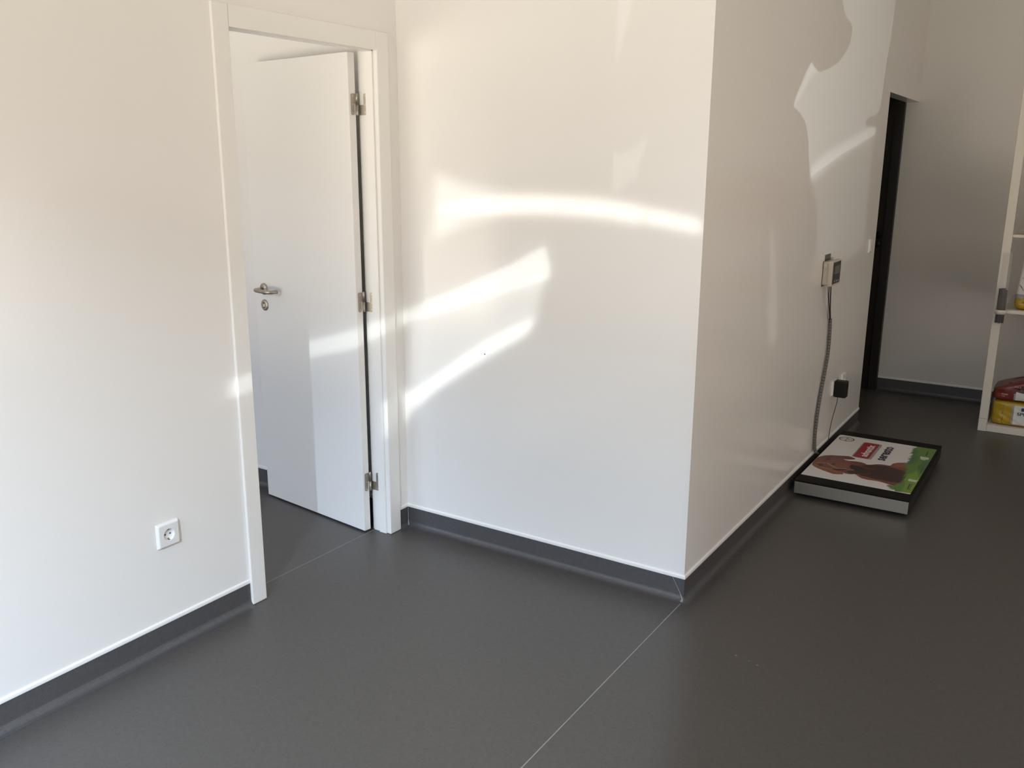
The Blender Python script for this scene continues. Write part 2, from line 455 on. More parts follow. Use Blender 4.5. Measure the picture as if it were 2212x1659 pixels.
# ------------------------------------------------------------------ wall sockets and switch
def ring_plate(mb, F, a, depth, rin=None):
    """bevelled square plate with a round hole"""
    def sq(h, n, r=.004):
        p = []
        for cx, cy, a0 in ((1, 1, 0), (-1, 1, 1), (-1, -1, 2), (1, -1, 3)):
            for k in range(4):
                t = (a0 + k / 3) * pi / 2
                p.append((cx * (h - r) + r * cos(t), cy * (h - r) + r * sin(t), n))
        return p
    loops = [sq(a, .0004), sq(a - .0006, .0028), sq(a - .0045, depth - .0015), sq(a - .0075, depth)]
    n = len(loops[0]); v = [F(*p) for l in loops for p in l]
    f = [(i * n + k, i * n + (k + 1) % n, (i + 1) * n + (k + 1) % n, (i + 1) * n + k) for i in range(3) for k in range(n)]
    mb.add(v, f)
    top = [(p[0], p[1]) for p in loops[-1]]
    hole = [[(rin * cos(2 * pi * k / 40), rin * sin(2 * pi * k / 40)) for k in range(40)]] if rin else []
    mb.sheet(top, lambda u, w: F(u, w, depth), hole)
def socket(O, U, N, label, group=None):
    F = frame(O, U, (0, 0, 1), N)
    root = thing('wall_socket', O, label, 'socket', group)
    mb = MB(); ring_plate(mb, F, .043, .011, .0208); mb.build('cover_plate', M['plastic'], root)
    mb = MB(); mb.lathe([(.0208, .011), (.0200, .0105), (.0192, .0022), (.0180, .0014), (0, .0014)], F, 40)
    cup = mb.build('socket_cup', M['plastic'], root)
    for sgn in (-1, 1):
        mb = MB(); mb.lathe([(0, .0019), (.0028, .0019), (.0030, .0015)], (lambda s: lambda x, y, h: F(s * .0095 + x, y, h))(sgn), 14)
        mb.build('pin_hole', M['hole'], cup)
    for sgn in (-1, 1):
        mb = MB(frame(F(0, sgn * .0180, 0), Vector(U), Vector((0, 0, sgn)), Vector(N)))
        mb.box(-.0022, -.0045, .0016, .0022, -.0008, .0036)
        mb.box(-.0019, -.0016, .0036, -.0006, .0008, .0098); mb.box(.0006, -.0016, .0036, .0019, .0008, .0098)
        mb.build('earth_clip', M['brass'], cup)
    return root
socket((0, -1.225, .394), (0, 1, 0), (1, 0, 0), 'white square wall socket on the bright left wall, nothing plugged in')
socket((W, 2.095, .385), (0, 1, 0), (1, 0, 0), 'white wall socket holding the black plug adapter', 'sockets above the scale')
socket((W, 2.31, .383), (0, 1, 0), (1, 0, 0), 'free white wall socket just beyond the black plug adapter', 'sockets above the scale')

root = thing('light_switch', (W, 2.69, 1.12), 'narrow-looking white light switch beside the dark opening', 'light switch')
F = frame((W, 2.69, 1.12), (0, 1, 0), (0, 0, 1), (1, 0, 0))
mb = MB(); ring_plate(mb, F, .0415, .010); mb.build('cover_plate', M['plastic'], root)
mb = MB(F); mb.box(-.0275, -.0275, .0098, .0275, .0275, .0135); mb.build('rocker', M['plastic'], root, bevel=.002)

# ------------------------------------------------------------------ plug adapter and cord
root = thing('power_adapter', (W + .011, 2.09, .385), 'black plug-in power adapter in the socket above the scale', 'adapter')
mb = MB(); mb.box(W + .0115, 2.062, .337, W + .078, 2.115, .430)
mb.build('adapter_body', M['blackp'], root, bevel=.007, seg=3)
mb = MB(); mb.box(W + .0782, 2.075, .372, W + .0786, 2.085, .376); mb.box(W + .0782, 2.095, .355, W + .0786, 2.103, .360); mb.build('rating_mark', M['greycable'], root)
def smooth_path(P, n=8):
    P = [Vector(p) for p in P]; out = []
    for i in range(len(P) - 1):
        p0, p1, p2, p3 = P[max(i - 1, 0)], P[i], P[i + 1], P[min(i + 2, len(P) - 1)]
        for k in range(n):
            t = k / n
            out.append(.5 * ((2 * p1) + (p2 - p0) * t + (2 * p0 - 5 * p1 + 4 * p2 - p3) * t * t + (3 * p1 - p0 - 3 * p2 + p3) * t ** 3))
    out.append(P[-1]); return out
mb = MB(); mb.tube(smooth_path([(W + .032, 2.09, .342), (W + .032, 2.086, .33), (W + .028, 2.085, .29), (W + .015, 2.07, .20), (W + .010, 2.06, .12), (W + .012, 2.055, .09), (W + .026, 2.06, .045), (W + .030, 2.07, .012)]), .0019, 8)
mb.build('cord', M['cable'], root)

# ------------------------------------------------------------------ wall indicator of the scale
root = thing('weighing_indicator', (W, 1.715, 1.06), 'beige wall box with dark screen panel above the floor scale', 'weight display')
y0, y1, zb, zt = 1.632, 1.800, .996, 1.122
def rbox(mb, x0, x1, y0, y1, z0, z1, r):
    p = []
    for cy, cz, a0 in ((1, 1, 0), (-1, 1, 1), (-1, -1, 2), (1, -1, 3)):
        for k in range(4):
            t = (a0 + k / 3) * pi / 2
            p.append(((y1 + y0) / 2 + cy * ((y1 - y0) / 2 - r) + r * cos(t), (z1 + z0) / 2 + cz * ((z1 - z0) / 2 - r) + r * sin(t)))
    mb.prism(p, x0, x1, lambda u, v, h: (h, u, v))
mb = MB(); rbox(mb, W + .003, W + .029, y0 + .006, y1 - .006, zb + .005, zt - .005, .008); mb.build('rear_housing', M['beige'], root, bevel=.002)
mb = MB(); rbox(mb, W + .0285, W + .050, y0, y1, zb, zt, .010); fh = mb.build('front_housing', M['beige'], root, bevel=.004, seg=3)
mb = MB(); rbox(mb, W + .0496, W + .0508, y0 + .007, y1 - .012, zb + .011, zt - .008, .003); fp = mb.build('front_panel', M['panel'], root)
mb = MB(); mb.box(W + .0507, y0 + .043, zb + .058, W + .0513, y1 - .030, zt - .028); mb.build('screen', M['lcd'], fp)
for k in range(3):
    yy = y0 + .052 + k * .036
    mb = MB(); mb.lathe([(0, .0006), (.0042, .0006), (.0046, 0)], (lambda yy: lambda x, y, h: (W + .0508 + h, yy + x, zb + .023 + y))(yy), 14); mb.build('push_button', M['key'], fp)
mb = MB(); mb.box(W + .0507, y0 + .02, zb + .066, W + .0511, y0 + .026, zb + .07); mb.box(W + .0507, y0 + .022, zb + .076, W + .0511, y0 + .026, zb + .08); mb.build('indicator_lamp', M['key'], fp)
mb = MB(); mb.box(W, y0 + .004, zb - .002, W + .003, y1 - .02, zt - .004); mb.box(W, y0 + .03, zt - .004, W + .003, y0 + .135, zt + .026)
mb.build('wall_bracket', M['bracket'], root)
mb = MB(); mb.box(W + .004, y0 - .0005, zt - .034, W + .022, y0 + .010, zt - .014); mb.build('side_latch', M['beige'], root, bevel=.002)

# two thin cables, then a spiral sleeve down to the scale
cab = thing('scale_cable', (W, 1.80, .7), 'grey spiral-wrapped cable hanging from wall display to floor scale', 'cable')
mb = MB(); mb.tube(smooth_path([(W + .034, 1.695, 1.0), (W + .033, 1.705, .96), (W + .024, 1.76, .88), (W + .013, 1.832, .81), (W + .012, 1.838, .79)]), .0028, 8)
mb.build('lead_wire', M['cable'], cab)
mb = MB(); mb.tube(smooth_path([(W + .034, 1.66, 1.0), (W + .032, 1.675, .95), (W + .022, 1.75, .87), (W + .010, 1.828, .81), (W + .010, 1.834, .79)]), .0024, 8)
mb.build('lead_wire', M['cable'], cab)
mb = MB(); mb.tube(smooth_path([(W + .030, 1.642, 1.0), (W + .024, 1.70, .93), (W + .006, 1.81, .82), (W + .007, 1.832, .79)]), .0016, 8)
mb.build('lead_wire', M['greycable'], cab)
path = smooth_path([(W + .011, 1.842, .805), (W + .012, 1.852, .72), (W + .013, 1.850, .62), (W + .013, 1.815, .52), (W + .012, 1.778, .42), (W + .012, 1.745, .32), (W + .012, 1.733, .22), (W + .012, 1.742, .15), (W + .016, 1.752, .112), (W + .032, 1.757, .096)], 150)
mb = MB(); mb.tube(path[::6], .0074, 12); core = mb.build('cable_core', M['gap'], cab)
mb = MB()
acc = 0; seglen = .0158; last = 0; seg = []
dist = [0]
for a, b in zip(path, path[1:]): dist.append(dist[-1] + (b - a).length)
k = 0
while (k + 1) * seglen < dist[-1]:
    s0, s1 = k * seglen + .0010, (k + 1) * seglen - .0010
    P = [p for p, dd in zip(path, dist) if s0 <= dd <= s1]
    P = P[::4] + [P[-1]] if len(P) > 8 else P
    if len(P) >= 2: mb.tube(P, .0090, 12)
    k += 1
mb.build('spiral_sleeve', M['sleeve'], cab)['label'] = 'grey spiral wrap in short bands'

# ------------------------------------------------------------------ floor scale
SX0, SX1, SY0, SY1 = 1.350, 1.870, 1.318, 2.308
scl = thing('floor_scale', ((SX0 + SX1) / 2, (SY0 + SY1) / 2, 0), 'low steel floor scale with black top by the side wall', 'scale')
mb = MB()
# folded tray: bright steel front, side shade put into the dark tray colour
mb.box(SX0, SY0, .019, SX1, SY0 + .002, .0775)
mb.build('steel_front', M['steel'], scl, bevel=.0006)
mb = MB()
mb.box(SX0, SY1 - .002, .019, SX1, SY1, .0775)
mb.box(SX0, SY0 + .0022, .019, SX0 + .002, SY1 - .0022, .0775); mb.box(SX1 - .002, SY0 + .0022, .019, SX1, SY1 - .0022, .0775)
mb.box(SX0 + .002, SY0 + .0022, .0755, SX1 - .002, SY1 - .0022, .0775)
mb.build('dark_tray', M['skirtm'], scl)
mb = MB(); mb.box(SX0 - .001, SY0 + .002, .0777, SX1 + .002, SY1 + .002, .0862); mb.build('rubber_top', M['black'], scl, bevel=.002)
for fx in (SX0 + .05, SX1 - .05):
    for fy in (SY0 + .06, SY1 - .06):
        mb = MB(); mb.lathe([(0, .0005), (.022, .0005), (.022, .010), (.010, .014), (.010, .0752), (0, .0752)], (lambda fx, fy: lambda x, y, h: (fx + x, fy + y, h))(fx, fy), 20)
        mb.build('foot', M['black'], scl)

# ------------------------------------------------------------------ printed sheet on the scale
PZ = .0864
ps = thing('printed_sheet', (1.606, 1.815, PZ), 'white advertising sheet with a brown dog and green grass on the scale', 'poster')
SH = {
'sheet' : [(1.351, 1.41), (1.344, 2.197), (1.353, 2.211), (1.378, 2.214), (1.852, 2.22), (1.865, 1.425)] ,
'dog_base' : [(1.36, 1.589), (1.354, 1.633), (1.351, 1.683), (1.354, 1.724), (1.364, 1.754), (1.378, 1.779), (1.405, 1.802), (1.437, 1.814), (1.463, 1.827), (1.485, 1.835), (1.503, 1.83), (1.519, 1.818), (1.527, 1.807), (1.523, 1.793), (1.51, 1.783), (1.489, 1.773), (1.474, 1.772), (1.487, 1.76), (1.503, 1.755), (1.522, 1.763), (1.541, 1.767), (1.562, 1.768), (1.58, 1.761), (1.597, 1.744), (1.599, 1.745), (1.616, 1.756), (1.633, 1.775), (1.651, 1.787), (1.67, 1.792), (1.69, 1.792), (1.701, 1.794), (1.703, 1.819), (1.708, 1.841), (1.724, 1.865), (1.742, 1.879), (1.765, 1.892), (1.781, 1.826), (1.794, 1.713), (1.799, 1.628), (1.803, 1.56), (1.825, 1.498), (1.804, 1.493), (1.771, 1.489), (1.738, 1.502), (1.697, 1.514), (1.652, 1.509), (1.619, 1.515), (1.596, 1.539), (1.584, 1.558), (1.577, 1.559), (1.564, 1.545), (1.549, 1.541), (1.535, 1.543), (1.521, 1.552), (1.53, 1.534), (1.528, 1.522), (1.508, 1.509), (1.486, 1.501), (1.46, 1.514), (1.431, 1.528), (1.402, 1.546), (1.379, 1.564)] ,
'dog_body' : [(1.52, 1.68), (1.529, 1.699), (1.547, 1.698), (1.571, 1.702), (1.591, 1.727), (1.597, 1.744), (1.599, 1.745), (1.617, 1.749), (1.642, 1.762), (1.668, 1.769), (1.693, 1.776), (1.722, 1.764), (1.751, 1.752), (1.79, 1.748), (1.797, 1.7), (1.796, 1.634), (1.796, 1.583), (1.783, 1.546), (1.75, 1.538), (1.692, 1.542), (1.647, 1.534), (1.613, 1.545), (1.589, 1.561), (1.57, 1.561), (1.548, 1.558), (1.532, 1.574), (1.544, 1.604), (1.556, 1.624), (1.539, 1.643)] ,
'dog_ear' : [(1.355, 1.722), (1.364, 1.751), (1.379, 1.776), (1.406, 1.798), (1.438, 1.81), (1.464, 1.823), (1.486, 1.831), (1.504, 1.826), (1.52, 1.815), (1.525, 1.806), (1.518, 1.792), (1.504, 1.782), (1.485, 1.776), (1.468, 1.777), (1.445, 1.779), (1.425, 1.772), (1.421, 1.736), (1.412, 1.711), (1.389, 1.738), (1.37, 1.729)] ,
'dog_ear.001' : [(1.361, 1.59), (1.36, 1.624), (1.378, 1.605), (1.405, 1.581), (1.434, 1.57), (1.463, 1.568), (1.488, 1.566), (1.509, 1.565), (1.528, 1.535), (1.526, 1.523), (1.508, 1.511), (1.485, 1.504), (1.459, 1.516), (1.431, 1.531), (1.401, 1.548), (1.378, 1.567)] ,
'dog_muzzle' : [(1.417, 1.65), (1.423, 1.669), (1.439, 1.683), (1.458, 1.69), (1.475, 1.704), (1.494, 1.714), (1.513, 1.71), (1.528, 1.691), (1.528, 1.648), (1.521, 1.619), (1.503, 1.613), (1.486, 1.601), (1.464, 1.611), (1.439, 1.632)] ,
'dog_light' : [(1.417, 1.652), (1.424, 1.664), (1.444, 1.636), (1.465, 1.621), (1.485, 1.607), (1.506, 1.615), (1.526, 1.628), (1.525, 1.616), (1.502, 1.601), (1.481, 1.595), (1.454, 1.611), (1.432, 1.634)] ,
'dog_light.001' : [(1.368, 1.63), (1.375, 1.644), (1.393, 1.653), (1.413, 1.656), (1.413, 1.647), (1.392, 1.642), (1.379, 1.627)] ,
'dog_light.002' : [(1.4, 1.587), (1.418, 1.581), (1.442, 1.578), (1.463, 1.58), (1.463, 1.573), (1.442, 1.566), (1.417, 1.571)] ,
'dog_light.003' : [(1.522, 1.613), (1.547, 1.618), (1.568, 1.621), (1.559, 1.609), (1.544, 1.606), (1.527, 1.607)] ,
'dog_nose' : [(1.536, 1.678), (1.55, 1.694), (1.57, 1.692), (1.589, 1.682), (1.603, 1.674), (1.6, 1.629), (1.582, 1.614), (1.563, 1.622), (1.544, 1.646)] ,
'dog_eye' : [(1.383, 1.614), (1.392, 1.63), (1.407, 1.624), (1.411, 1.601), (1.399, 1.59), (1.387, 1.598)] ,
'dog_eye.001' : [(1.396, 1.713), (1.402, 1.73), (1.412, 1.727), (1.411, 1.71), (1.402, 1.704)] ,
'dog_eye.002' : [(1.369, 1.698), (1.374, 1.708), (1.38, 1.702), (1.378, 1.691)] ,
'dog_mouth' : [(1.44, 1.655), (1.451, 1.676), (1.463, 1.668), (1.461, 1.644), (1.448, 1.642)] ,
'dog_mouth.001' : [(1.466, 1.573), (1.49, 1.592), (1.512, 1.603), (1.528, 1.605), (1.516, 1.585), (1.495, 1.568), (1.475, 1.566)] ,
'dog_chest' : [(1.578, 1.562), (1.589, 1.565), (1.609, 1.553), (1.64, 1.549), (1.668, 1.539), (1.688, 1.533), (1.713, 1.536), (1.732, 1.535), (1.707, 1.521), (1.652, 1.506), (1.62, 1.513), (1.597, 1.537)] ,
'dog_shoulder' : [(1.586, 1.567), (1.611, 1.589), (1.633, 1.609), (1.641, 1.634), (1.645, 1.607), (1.632, 1.586), (1.611, 1.574), (1.593, 1.565)] ,
'dog_flap' : [(1.535, 1.701), (1.558, 1.707), (1.586, 1.704), (1.61, 1.694), (1.636, 1.697), (1.658, 1.701), (1.645, 1.679), (1.615, 1.667), (1.593, 1.673), (1.569, 1.688)] ,
'tail' : [(1.701, 1.794), (1.703, 1.819), (1.708, 1.841), (1.724, 1.865), (1.742, 1.879), (1.765, 1.892), (1.769, 1.847), (1.755, 1.802), (1.732, 1.786), (1.712, 1.785)] ,
'grass' : [(1.77, 2.221), (1.76, 2.204), (1.766, 2.207), (1.756, 2.19), (1.764, 2.195), (1.749, 2.175), (1.757, 2.18), (1.739, 2.158), (1.754, 2.167), (1.746, 2.146), (1.754, 2.145), (1.744, 2.122), (1.755, 2.123), (1.755, 2.112), (1.747, 2.089), (1.757, 2.087), (1.744, 2.061), (1.763, 2.066), (1.765, 2.055), (1.759, 2.033), (1.768, 2.032), (1.753, 2.004), (1.767, 2.006), (1.767, 1.993), (1.75, 1.966), (1.77, 1.971), (1.755, 1.944), (1.769, 1.945), (1.769, 1.934), (1.761, 1.915), (1.768, 1.915), (1.76, 1.897), (1.764, 1.896), (1.763, 1.887), (1.753, 1.862), (1.769, 1.863), (1.752, 1.834), (1.771, 1.838), (1.771, 1.825), (1.758, 1.799), (1.778, 1.803), (1.769, 1.78), (1.782, 1.779), (1.785, 1.768), (1.778, 1.749), (1.788, 1.748), (1.772, 1.723), (1.791, 1.729), (1.784, 1.71), (1.79, 1.708), (1.783, 1.688), (1.792, 1.689), (1.782, 1.667), (1.795, 1.67), (1.776, 1.644), (1.797, 1.651), (1.797, 1.641), (1.789, 1.622), (1.797, 1.621), (1.79, 1.602), (1.799, 1.602), (1.785, 1.578), (1.801, 1.583), (1.79, 1.56), (1.804, 1.56), (1.797, 1.55), (1.802, 1.556), (1.791, 1.542), (1.795, 1.547), (1.781, 1.532), (1.793, 1.542), (1.78, 1.528), (1.788, 1.536), (1.775, 1.516), (1.787, 1.521), (1.77, 1.499), (1.781, 1.503), (1.764, 1.481), (1.78, 1.488), (1.76, 1.475), (1.776, 1.493), (1.762, 1.483), (1.766, 1.493), (1.75, 1.482), (1.762, 1.497), (1.741, 1.483), (1.755, 1.5), (1.738, 1.48), (1.753, 1.488), (1.743, 1.472), (1.749, 1.475), (1.746, 1.46), (1.757, 1.462), (1.759, 1.454), (1.754, 1.443), (1.768, 1.451), (1.764, 1.44), (1.773, 1.446), (1.76, 1.429), (1.779, 1.44), (1.772, 1.428), (1.786, 1.436), (1.792, 1.412), (1.865, 1.425), (1.852, 2.22), (1.757, 2.219)] ,
'grass_dark' : [(1.761, 2.172), (1.779, 2.146), (1.783, 2.066), (1.804, 2.001), (1.804, 1.931), (1.786, 1.885), (1.781, 1.865), (1.77, 1.857), (1.769, 1.908), (1.772, 1.97), (1.766, 2.046), (1.755, 2.102)] ,
'grass_dark.001' : [(1.831, 1.949), (1.856, 1.983), (1.862, 1.804), (1.854, 1.75), (1.823, 1.826), (1.823, 1.893)] ,
'grass_light' : [(1.801, 1.699), (1.829, 1.781), (1.842, 1.71), (1.862, 1.677), (1.862, 1.601), (1.863, 1.492), (1.866, 1.426), (1.825, 1.417), (1.816, 1.424), (1.816, 1.54), (1.8, 1.605)] ,
'white_tag' : [(1.804, 2.031), (1.808, 2.043), (1.844, 2.038), (1.847, 2.029), (1.849, 2.009), (1.827, 1.981), (1.812, 1.993)] ,
'white_tag.001' : [(1.815, 1.611), (1.817, 1.635), (1.85, 1.631), (1.861, 1.64), (1.864, 1.634), (1.854, 1.618), (1.855, 1.598), (1.82, 1.599)] ,
'ink_line' : [(1.822, 2.155), (1.828, 2.152), (1.832, 2.059), (1.824, 2.067)] ,
'ink_line.001' : [(1.845, 1.865), (1.847, 1.863), (1.851, 1.756), (1.846, 1.757)] ,
'ink_line.002' : [(1.831, 1.562), (1.838, 1.555), (1.839, 1.475), (1.835, 1.462)] ,
'ink_line.003' : [(1.842, 1.569), (1.845, 1.567), (1.846, 1.459), (1.844, 1.457)] ,
'red_mark' : [(1.838, 1.89), (1.844, 1.894), (1.848, 1.876), (1.841, 1.872)] ,
'red_tag' : [(1.503, 2.134), (1.517, 2.138), (1.529, 2.137), (1.547, 2.134), (1.563, 2.127), (1.573, 2.114), (1.581, 1.848), (1.567, 1.847), (1.55, 1.845), (1.532, 1.845), (1.517, 1.855), (1.509, 1.872)] ,
'grey_tag' : [(1.501, 2.132), (1.547, 2.134), (1.563, 2.127), (1.58, 2.114), (1.584, 2.098), (1.589, 1.853), (1.583, 1.847), (1.578, 1.846), (1.508, 1.869), (1.501, 1.875), (1.495, 2.105)] ,
'logo_ring' : [(1.366, 2.133), (1.37, 2.163), (1.394, 2.185), (1.421, 2.181), (1.446, 2.145), (1.443, 2.121), (1.424, 2.102), (1.396, 2.097), (1.372, 2.115)] ,
'seresto_box' : [(1.616, 1.857), (1.659, 1.848), (1.654, 2.127), (1.609, 2.13)] ,
'advantix_box' : [(1.53, 1.872), (1.564, 1.878), (1.56, 2.094), (1.522, 2.099)] ,

}
def pprint(key, name, m, lift, parent):
    mb = MB(); poly = SH[key]
    mb.sheet(poly, lambda u, v: (1.8598 if u > 1.843 and key.startswith('grass') and key != 'grass_dark' else min(max(u, 1.3535), 1.8595), min(max(v, 1.4125), 2.2145), PZ + lift)); return mb.build(name, m, parent, recalc=False)
mb = MB(); mb.prism([(1.353, 1.412), (1.353, 2.196), (1.357, 2.209), (1.37, 2.215), (1.8592, 2.215), (1.8592, 1.412)], PZ, PZ + .0008, lambda u, v, h: (u, v, h))
sheet = mb.build('print_sheet', M['paper'], ps)
C = lambda n, c, r=.4, **k: mat(n, c, r, **k)
fur = C('reddish_fur_print', (.17, .052, .034), noise=.35, nscale=45); furd = C('dark_fur_print', (.042, .016, .013), noise=.5, nscale=60)
fure = C('ear_fur_print', (.125, .034, .024), noise=.3, nscale=50); fure2 = C('orange_fur_print', (.25, .085, .035), noise=.35, nscale=45)
furl = C('pale_fur_print', (.34, .17, .125)); furm = C('muzzle_fur_print', (.20, .062, .045), noise=.25, nscale=50); noz = C('nose_print', (.014, .015, .017))
g1 = C('grass_green_print', (.105, .22, .035), noise=.5, nscale=70, stretch=(1, 3, 1)); g2 = C('deep_green_print', (.05, .17, .05), noise=.4, nscale=70); g3 = C('light_green_print', (.17, .30, .035), noise=.4, nscale=70)
redp = C('red_tag_print', (.33, .012, .020)); greyp = C('grey_tag_print', (.30, .31, .30)); navy = C('navy_letters', (.010, .010, .035)); tagw = C('pale_tag_print', (.55, .57, .50))
dog = pprint('dog_base', 'dog_picture', fur, .0010, ps)
pprint('dog_body', 'dog_body', furd, .0011, dog); pprint('dog_chest', 'dog_chest', fure2, .0012, dog)
pprint('dog_ear', 'dog_ear', fure, .0011, dog); pprint('dog_ear.001', 'dog_ear', fure2, .0011, dog)
pprint('dog_muzzle', 'dog_muzzle', furm, .0012, dog); pprint('dog_flap', 'dog_muzzle', fure, .0012, dog)
pprint('dog_light', 'pale_fur', furl, .0013, dog); pprint('dog_light.001', 'pale_fur', furl, .0013, dog); pprint('dog_light.002', 'pale_fur', furl, .0013, dog); pprint('dog_light.003', 'pale_fur', furl, .0014, dog)
pprint('dog_nose', 'dog_nose', noz, .0013, dog)
for k in ('dog_eye', 'dog_eye.001', 'dog_eye.002'): pprint(k, 'dog_eye', furd, .0013, dog)
pprint('dog_mouth', 'dog_mouth', furd, .0013, dog); pprint('dog_mouth.001', 'dog_mouth', noz, .00135, dog)
pprint('dog_shoulder', 'dog_shoulder', fure, .0013, dog); pprint('tail', 'dog_tail', fure2, .0012, dog)
gr = pprint('grass', 'grass_picture', g1, .0014, ps)
pprint('grass_dark', 'grass_shade', g2, .0015, gr); pprint('grass_dark.001', 'grass_shade', g2, .0015, gr); pprint('grass_light', 'grass_light', g3, .0015, gr)
pprint('white_tag', 'pale_tag', tagw, .0016, gr); pprint('white_tag.001', 'pale_tag', tagw, .0016, gr)
for k in ('ink_line', 'ink_line.001', 'ink_line.002', 'ink_line.003'): pprint(k, 'small_print', C('small_print_ink', (.012, .045, .012)), .0016, gr)
pprint('red_mark', 'red_mark', redp, .0016, gr)
# red tag
def rrect(u0, v0, u1, v1, r):
    o = []
    for cx, cy, a0 in ((u1 - r, v1 - r, 0), (u0 + r, v1 - r, 1), (u0 + r, v0 + r, 2), (u1 - r, v0 + r, 3)):
        for k in range(6):
            t = (a0 + k / 5) * pi / 2; o.append((cx + r * cos(t), cy + r * sin(t)))
    return o
SH['gt'] = rrect(1.498, 1.836, 1.597, 2.142, .016); SH['rt'] = rrect(1.504, 1.845, 1.583, 2.137, .012)
gt = pprint('gt', 'red_tag', greyp, .0010, ps); pprint('rt', 'tag_face', redp, .0012, gt)
text_mesh('lettering', 'advantix', M['paper'], gt, lambda u, v: (1.568 - v, 1.872 + u, PZ + .0014), .038, .228, .03)
text_mesh('lettering', 'seresto', navy, ps, lambda u, v: (1.659 - v, 1.856 + u, PZ + .0012), .050, .268, .032)
# round emblem
cx, cy, R = 1.406, 2.142, .041
mb = MB(); mb.sheet([(cx + R * cos(a * pi / 24), cy + R * sin(a * pi / 24)) for a in range(48)], lambda u, v: (u, v, PZ + .0012), [[(cx + (R - .0065) * cos(a * pi / 24), cy + (R - .0065) * sin(a * pi / 24)) for a in range(48)]])
em = mb.build('emblem', M['ink'], ps, recalc=False)
for k, ch in enumerate('BAYER'):
    text_mesh('emblem_letter', ch, M['ink'], em, (lambda k: lambda u, v: (cx + .0045 - v, cy - .0305 + k * .0130 + u, PZ + .0012))(k), .0095, .0098, .05)
for k, ch in ((-2, 'B'), (-1, 'A'), (1, 'E'), (2, 'R')):
    text_mesh('emblem_letter', ch, M['ink'], em, (lambda k: lambda u, v: (cx + .0045 + k * .0125 - v, cy - .0045 + u, PZ + .0012))(k), .0095, .0098, .05)

# ------------------------------------------------------------------ back door (dark)
bd = thing('door_2', (1.0, D, 0), 'black door and frame deep in the back opening', 'door', kind='structure')
mb = MB(); mb.box(.22, D - .035, .004, 1.180, D - .004, 1.905); leaf2 = mb.build('door_panel', M['dark'], bd)
mb = MB(); mb.box(1.180, D - .05, 0, W - T + .001, D - .001, 2.06); mb.box(.12, D - .05, 1.905, 1.180, D - .001, 2.06); mb.box(.12, D - .05, 0, .22, D - .001, 1.905); mb.build('door_surround', M['dark2'], bd)
mb = MB(); mb.box(.24, D - .0375, .02, 1.176, D - .035, .325); mb.build('dark_lower_panel', M['dark2'], bd)  # thin black panel over the lower part of the leaf
mb = MB(); mb.lathe([(0, .008), (.024, .008), (.026, .0)], lambda x, y, h: (1.140 + x, D - .035 - h, 1.105 + y), 24); mb.build('handle_rose', M['black'], bd)
mb = MB(); mb.tube([(1.140, D - .04, 1.105), (1.140, D - .085, 1.105), (1.130, D - .09, 1.105), (1.02, D - .09, 1.105)], .008, 12); mb.build('handle_lever', M['black'], bd)
mb = MB(); mb.lathe([(0, .006), (.022, .006), (.024, .0)], lambda x, y, h: (1.145 + x, D - .035 - h, 1.045 + y), 24); mb.build('escutcheon', M['blackp'], bd)

# ------------------------------------------------------------------ display shelf
SHX, SHY = 1.973, 3.08
sh = thing('display_shelf', (2.4, 3.4, 0), 'white shelf unit with square posts before the back wall', 'shelf')
for x in (SHX, 2.80):
    for y in (SHY,):
        mb = MB(); mb.box(x, y, .0785, x + .047, y + .047, 2.05); mb.build('post', M['frame'], sh, bevel=.002)
        mb = MB(); mb.box(x, y, .0005, x + .047, y + .047, .0775); mb.build('post_foot', M['frame'], sh, bevel=.0015)
mb = MB(); mb.box(SHX + .0475, SHY + .001, .001, 2.7995, SHY + .030, .0435); mb.build('bottom_rail', M['frame'], sh, bevel=.002)
mb = MB(); mb.box(SHX + .0475, SHY + .031, .020, 2.7995, D - .0035, .0435); mb.build('bottom_shelf', M['frame'], sh)
# middle shelf: slim board whose front edge carries a ring at its end
TX, TY = 2.013, 3.046
mb = MB(); mb.box(SHX + .0475, SHY - .001, .733, 2.7995, D - .0035, .7555); mb.box(TX + .0285, SHY - .022, .733, 2.83, SHY - .0012, .7555); mb.build('middle_shelf', M['frame'], sh, bevel=.004)
mb = MB(); mb.lathe([(.0262, .7315), (.0312, .7315), (.0312, .7565), (.0262, .7565)], lambda x, y, h: (TX + x, TY + y, h), 32, closed=True); mb.build('holder_ring', M['frame'], sh)
mb = MB(); mb.box(SHX + .0475, SHY + .005, 1.175, 2.7995, D - .0035, 1.193); mb.build('upper_shelf', M['frame'], sh, bevel=.003)

tb = thing('display_tube', (TX, TY, .675), 'clear upright tube of dark purple sticks held by the shelf ring', 'tube')
mb = MB(); mb.lathe([(0, .674), (.0255, .674), (.0255, 1.09), (.0240, 1.09), (.0240, .676), (0, .676)], lambda x, y, h: (TX + x, TY + y, h), 32); mb.build('clear_tube', M['tube'], tb)
rr = random.Random(3)
mb = MB()
ring = [(.0195, 16), (.0125, 10), (.005, 4)]
for R_, n_ in ring:
    for k in range(n_):
        a = 2 * pi * (k + rr.random() * .3) / n_; x, y = TX + R_ * cos(a), TY + R_ * sin(a)
        mb.tube([(x, y, .6775 + rr.random() * .006), (x, y, .862 + rr.random() * .022)], .0036, 7)
so = mb.build('sticks', M['sticks'], tb); so['kind'] = 'stuff'

